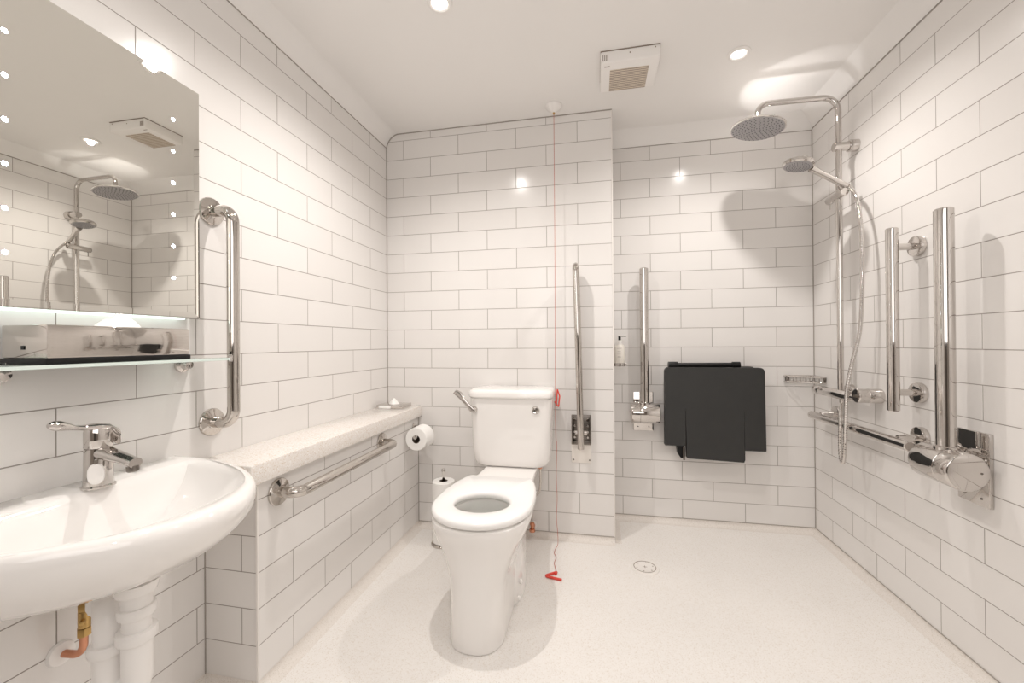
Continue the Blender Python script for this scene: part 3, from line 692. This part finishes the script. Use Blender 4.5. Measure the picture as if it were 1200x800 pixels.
# ribbed metal hose
dist = 0; Q = [pp[0]]; rad = []
for p in pp[1:]:
    d = p-Q[-1]; n = max(1, int(d.length/.0022))
    base = Q[-1].copy()
    for k in range(1, n+1): Q.append(base+d*k/n)
rad = [.0080 if (i//2) % 2 else .0070 for i in range(len(Q))]
bm = nbm(); tube(bm, [q-o0 for q in Q], rad, 10)
tag(obj('shower_hose', bm, M['chrome'], loc=o0), 'ribbed chrome shower hose looping down from the hand shower to the valve', 'hose')

t = thing('shower_valve', 'horizontal chrome thermostatic bar valve on the right wall at the foot of the shower riser', 'valve', (SX, SY, .778))
def Q_(x, y, z): return (x-SX, y-SY, z-.778)
VX = W-.078
bm = nbm(); lathe(bm, [(0, 0), (.0205, 0), (.0225, .003), (.0225, .050), (.0215, .052), (.0225, .054), (.0225, .285), (.020, .289), (.013, .290), (.012, .325), (0, .325)], Q_(VX, 2.345, .776), (0, -1, 0), 32); obj('valve_bar', bm, M['chrome'], t)
bm = nbm(); lathe(bm, disc(.026, .02), Q_(W-.0005, 2.19, .792), (-1, 0, 0), 32); tube(bm, [Q_(W-.01, 2.19, .792), Q_(VX+.01, 2.19, .780)], .015, 18); obj('inlet', bm, M['chrome'], t)
bm = nbm(); lathe(bm, [(0, 0), (.030, 0), (.030, .050), (.029, .052), (.0295, .054), (.0295, .088), (.027, .091), (0, .091)], Q_(W-.0005, 1.995, .787), (-1, 0, 0), 36); obj('control_knob', bm, M['chrome'], t)
bm = nbm(); tube(bm, [Q_(W-.09, 1.985, .787), Q_(W-.105, 1.98, .787)], .006, 12); obj('knob_pin', bm, M['steel_dark'], t)
bm = nbm(); lathe(bm, disc(.011, .030), Q_(VX+.002, SY, .795), (0, 0, 1), 20); obj('riser_union', bm, M['chrome'], t)
bm = nbm(); lathe(bm, disc(.010, .018), Q_(VX+.002, 2.125, .756), (0, 0, -1), 20); obj('hose_outlet', bm, M['chrome'], t)

# corner soap basket
t = thing('corner_basket', 'small chrome wire corner basket on the alcove wall above the shower valve', 'shower basket', (W, YA, .80))
pts_t = [(-.150, -.004, 0), (-.004, -.004, 0), (-.004, -.125, 0)]
bm = nbm()
for zz, rr in ((.030, .004), (.0, .0035)):
    arc = [(-.150+.146*math.sin(q)*1.0, -.004-.121*(1-math.cos(q)), zz) for q in [PI/2*k/10 for k in range(11)]]
    arc = [(-.150+.146*(k/10), -.004-.121*(k/10)**1.6*1.0, zz) for k in range(11)]
    arc = [(-.150, -.004, zz), (-.150, -.030, zz), (-.105, -.060, zz), (-.055, -.100, zz), (-.030, -.125, zz), (-.004, -.125, zz)]
    tube(bm, arc, rr, 8, rad=.012)
    tube(bm, [(-.150, -.005, zz), (-.005, -.005, zz), (-.005, -.125, zz)], rr, 8, rad=.004)
obj('rim', bm, M['chrome'], t)
bm = nbm()
for k in range(9):
    x = -.138+.016*k; yb = -.045-(.105-abs(x))*.75 if x > -.105 else -.04
    tube(bm, [(x, -.006, 0), (x, max(-.12, yb), 0)], .0015, 6)
    tube(bm, [(x, max(-.12, yb), 0), (x, max(-.12, yb), .030)], .0015, 6)
    tube(bm, [(x, -.0055, 0), (x, -.0055, .030)], .0015, 6)
obj('wires', bm, M['chrome'], t)
bm = nbm(); box(bm, -.145, -.12, -.006, -.0004, -.004, .034, .002); obj('mounting_plate', bm, M['steel_dark'], t)
bm = nbm(); box(bm, -.006, -.0004, -.12, -.095, -.004, .034, .002); obj('mounting_plate', bm, M['steel_dark'], t)

# ================================================================ FOLD-UP SHOWER SEAT
t = thing('folding_shower_seat', 'charcoal plastic shower seat folded up flat against the alcove wall', 'shower seat', (1.825, YA, .65))
def prism(bm, outline, y0, y1, bev=0):
    rs = [[Vector((x, y, z)) for x, z in outline] for y in (y0, y1)]
    rings(bm, rs)
def rounded(pts, r, n=6):
    P = [Vector((x, 0, z)) for x, z in pts]; out = []
    L = len(P)
    for i, p in enumerate(P):
        a, b = P[i-1], P[(i+1) % L]; rr = r[i] if isinstance(r, (list, tuple)) else r
        if rr <= 0: out.append((p.x, p.z)); continue
        f = fillet([p+(a-p)*.5, p, p+(b-p)*.5], rr, n)[1:-1]
        out += [(q.x, q.z) for q in f]
    return out
# main panel with a notch, in local x (right +) and z
o = rounded([(-.253, .228), (.253, .228), (.258, -.218), (.1525, -.218), (.1525, -.0), (.1490, -.0), (.151, -.282), (-.140, -.272), (-.1425, -.0), (-.146, -.0), (-.146, -.205), (-.256, -.205)], [.022, .022, .004, .001, 0, 0, .005, .005, 0, 0, .001, .004])
bm = nbm(); prism(bm, o, -.112, -.078)
bmesh.ops.bevel(bm, geom=[e for e in bm.edges if all(abs(v.co.y+.112) < 1e-5 for v in e.verts)], offset=.0012, segments=2, affect='EDGES')
obj('seat_panel', bm, M['seat_dark'], t)
bm = nbm(); tube(bm, [(-.215, -.055, .238), (.13, -.055, .240)], .013, 16); lathe(bm, disc(.022, .05), (-.225, -.055, .236), (1, 0, 0), 18); lathe(bm, disc(.018, .04), (.11, -.055, .24), (1, 0, 0), 18); obj('hinge_bar', bm, M['black'], t)
for sx in (-.19, .19):
    bm = nbm(); box(bm, sx-.03, sx+.03, -.06, -.0006, -.03, .23, .006); obj('wall_bracket', bm, M['black'], t)
for sx in (-.165, .148):
    bm = nbm(); prism(bm, rounded([(sx-.028, -.18), (sx+.018, -.18), (sx+.018, -.282), (sx+.0, -.282), (sx-.012, -.262)], .004), -.074, -.030); obj('support_arm', bm, M['black'], t)
bm = nbm(); tube(bm, [(-.150, -.085, -.215), (-.150, -.085, -.288)], .006, 12); obj('stay', bm, M['steel_dark'], t)

# ================================================================ SOAP BOTTLE ON THE RETURN WALL
t = thing('bottle_holder', 'small chrome bracket on the corner return gripping the soap bottle', 'bottle holder', (XC, 2.405, .885))
bm = nbm(); box(bm, .0005, .006, -.022, .022, -.045, .03, .002); obj('wall_plate', bm, M['chrome'], t)
bm = nbm(); lathe(bm, [(.0293, 0), (.0318, 0), (.0318, .014), (.0293, .014)], (.041, 0, .004), (0, 0, 1), 36, closed=True); box(bm, .005, .0125, -.010, .010, .004, .018, .001); box(bm, .066, .079, -.008, .008, .003, .020, .002)
lathe(bm, [(0, 0), (.0318, 0), (.0318, .003), (0, .003)], (.041, 0, 0), (0, 0, 1), 30); obj('ring_clip', bm, M['chrome'], t)
bm = nbm(); tube(bm, [(.004, 0, -.040), (.004, -.002, -.075)], .004, 8); obj('lock_pin', bm, M['steel_dark'], t)
t = thing('soap_bottle', 'white pump soap bottle in its bracket left of the alcove support rail', 'soap bottle', (XC+.041, 2.405, .8885))
bm = nbm(); lathe(bm, [(0, 0), (.027, 0), (.0288, .003), (.0288, .105), (.0235, .114), (.018, .119), (0, .119)], (0, 0, 0), (0, 0, 1), 36); obj('bottle_body', bm, M['bottle'], t)
bm = nbm(); lathe(bm, [(0, .1192), (.0155, .1192), (.0155, .123), (.011, .124), (.011, .143), (0, .143)], (0, 0, 0), (0, 0, 1), 24); obj('pump_collar', bm, M['white_plastic'], t)
bm = nbm(); lathe(bm, [(0, .1432), (.007, .1432), (.0075, .160), (.004, .163), (0, .163)], (0, 0, 0), (0, 0, 1), 16); box(bm, -.010, .036, -.005, .005, .163, .167, .001); obj('pump_head', bm, M['black'], t)
bm = nbm()
for zz, l in ((.096, .8), (.080, .55), (.072, .7), (.064, .6), (.052, .5), (.046, .6)):
    rs = [[Vector((.0291*math.sin(q), -.0291*math.cos(q), z)) for q in [-.6*l-.15+1.2*l*k/10 for k in range(11)]] for z in (zz, zz+.0018)]
    rs2 = [r+[Vector((.0285*p.x/.0291, .0285*p.y/.0291, p.z)) for p in reversed(r)] for r in rs]
    rings(bm, rs2)
obj('label_print', bm, M['print'], t)

# ================================================================ FLOOR DRAIN
t = thing('floor_drain', 'round white floor drain cover in front of the shower alcove', 'floor drain', (1.412, 2.0, FZ))
bm = nbm(); lathe(bm, [(0, .0003), (.064, .0003), (.062, .004), (.050, .0065), (.047, .0055), (0, .0055)], (0, 0, 0), (0, 0, 1), 48); obj('rim', bm, M['edge'], t)
bm = nbm(); lathe(bm, [(.0475, .0052), (.0505, .0052), (.0505, .0068), (.0475, .0068)], (0, 0, 0), (0, 0, 1), 48, closed=True); obj('gap_ring', bm, M['slot'], t)
bm = nbm(); box(bm, -.0012, .0012, -.010, .010, .0053, .0060); obj('slot', bm, M['slot'], t)
bm = nbm(); box(bm, -.010, .010, -.0012, .0012, .0053, .0060); obj('slot', bm, M['slot'], t)
for q in [k*PI/3+.3 for k in range(6)]:
    bm = nbm(); lathe(bm, disc(.003, .0007, .0002), (.038*math.cos(q), .038*math.sin(q), .0053), (0, 0, 1), 8); obj('screw', bm, M['slot'], t)

# ================================================================ EXTRACTOR FAN
fx, fy = 1.345, 1.868
t = thing('extractor_fan', 'square white extractor fan with a beige slatted grille on the ceiling', 'extractor fan', (fx, fy, H))
bm = nbm(); box(bm, -.120, .120, -.100, .108, -.052, -.0004, .006, 3); obj('casing', bm, M['white_plastic'], t)
bm = nbm(); box(bm, -.1205, .1205, -.1014, .1085, -.0028, -.0002); obj('shadow_strip', bm, M['slot'], t)  # dark strip drawn in for the shadow gap against the ceiling
bm = nbm(); box(bm, -.080, .080, -.050, .100, -.0535, -.0515); gr = obj('grille', bm, M['grille'], t)
bm = nbm()
for k in range(13): box(bm, -.080, .080, -.047+.0118*k, -.0448+.0118*k, -.0545, -.0534)
obj('grille_slots', bm, M['slot'], gr)
for k in range(4):
    bm = nbm(); box(bm, -.112+.0065*k, -.1095+.0065*k, -.1012, -.0998, -.042, -.018); obj('vent_slot', bm, M['slot'], t)
bm = nbm(); box(bm, -.104, -.082, -.078, -.074, -.0532, -.0518); obj('indicator_slot', bm, M['slot'], t)
for x_, z_ in ((0, -.020), (.10, -.012)):
    bm = nbm(); lathe(bm, disc(.003, .001, .0002), (x_, -.1000, z_), (0, -1, 0), 8); obj('screw', bm, M['slot'], t)

# ================================================================ DOWNLIGHTS
spots = [(.655, 1.393, 'round recessed ceiling downlight at the top edge of the photo, over the toilet front'),
         (1.800, 1.90, 'round recessed ceiling downlight near the shower, right of the extractor fan'),
         (.62, .60, 'recessed ceiling downlight above the wash basin, above the frame'),
         (1.78, .70, 'added unseen ceiling downlight over the right wall, above the frame'),  # unseen lamp added as fill for the right side
         (1.20, -.35, 'added unseen ceiling downlight behind the camera position')]  # unseen lamp added as fill from behind
first = None
for i, (x, y, lb) in enumerate(spots):
    if first is None:
        t = thing('downlight', lb, 'downlight', (x, y, H), 'ceiling downlights'); first = t
        bm = nbm(); lathe(bm, [(.029, -.0004), (.045, -.0004), (.0455, -.002), (.043, -.0055), (.034, -.008), (.029, -.004)], (0, 0, 0), (0, 0, 1), 40, closed=True); obj('bezel', bm, M['white_plastic'], t)
        bm = nbm(); lathe(bm, [(0, -.0004), (.0288, -.0004), (.0275, -.0022), (0, -.0030)], (0, 0, 0), (0, 0, 1), 32); obj('lamp_lens', bm, M['lamp'], t)
    else:
        t = first.copy(); col.objects.link(t); t.location = (x, y, H); t['label'] = lb
        for ch in list(first.children):
            c = ch.copy(); col.objects.link(c); c.parent = t
    ld = bpy.data.lights.new('downlight_beam', 'SPOT'); ld.energy = (28, 20.5, 11, 6, 7)[i]; ld.color = (1, .945, .895)
    ld.spot_size = math.radians((150, 150, 150, 150, 160)[i]); ld.spot_blend = .8; ld.specular_factor = (.015, .2, .04, .04, .04)[i]; ld.shadow_soft_size = .016
    lo = bpy.data.objects.new('downlight_beam', ld); col.objects.link(lo); lo.location = (x, y, H-.012); lo.parent = None
# added spot lamp standing in for light the shower rose throws at the ceiling
ld = bpy.data.lights.new('added_rose_lamp', 'SPOT'); ld.energy = .7; ld.color = (1, .96, .93); ld.spot_size = math.radians(100); ld.spot_blend = .12; ld.shadow_soft_size = .012; ld.specular_factor = 0
lo = bpy.data.objects.new('added_rose_lamp', ld); col.objects.link(lo); lo.location = (2.03, 2.19, 2.040); lo.rotation_euler = (0, math.radians(180+17), 0)
# soft fill lamp added behind the camera to lift the whole room
ld = bpy.data.lights.new('added_fill_light', 'AREA'); ld.energy = 7; ld.size = 1.6; ld.size_y = 1.0; ld.shape = 'RECTANGLE'; ld.color = (1, .96, .93)
lo = bpy.data.objects.new('added_fill_light', ld); col.objects.link(lo); lo.location = (1.2, -.6, 1.5); lo.rotation_euler = (math.radians(82), 0, 0)

# ================================================================ CAMERA, WORLD
w = bpy.data.worlds.new('World'); bpy.context.scene.world = w; w.use_nodes = True
w.node_tree.nodes['Background'].inputs[0].default_value = (1, .95, .9, 1); w.node_tree.nodes['Background'].inputs[1].default_value = .3
f, roll_, pitch, yaw = 482.1, -.0069, .0038, .1996
F = Vector((-math.sin(yaw)*math.cos(pitch), math.cos(yaw)*math.cos(pitch), math.sin(pitch)))
R0 = Vector((math.cos(yaw), math.sin(yaw), 0)); U0 = R0.cross(F)
Rr = R0*math.cos(roll_)+U0*math.sin(roll_); Ur = -R0*math.sin(roll_)+U0*math.cos(roll_)
cd = bpy.data.cameras.new('camera'); cd.sensor_width = 36; cd.lens = f/1200*36; cd.clip_start = .02
cam = bpy.data.objects.new('camera', cd); col.objects.link(cam)
cam.matrix_world = Matrix(((Rr.x, Ur.x, -F.x, 1.1937), (Rr.y, Ur.y, -F.y, 0), (Rr.z, Ur.z, -F.z, 1.0197), (0, 0, 0, 1)))
sc = bpy.context.scene; sc.camera = cam
sc.view_settings.view_transform = 'Standard'; sc.view_settings.look = 'None'; sc.view_settings.exposure = .64; sc.view_settings.gamma = 1.03
sc.cycles.max_bounces = 14; sc.cycles.diffuse_bounces = 8; sc.cycles.glossy_bounces = 8; sc.cycles.transmission_bounces = 10
sc.cycles.use_denoising = True; sc.cycles.sample_clamp_indirect = 40
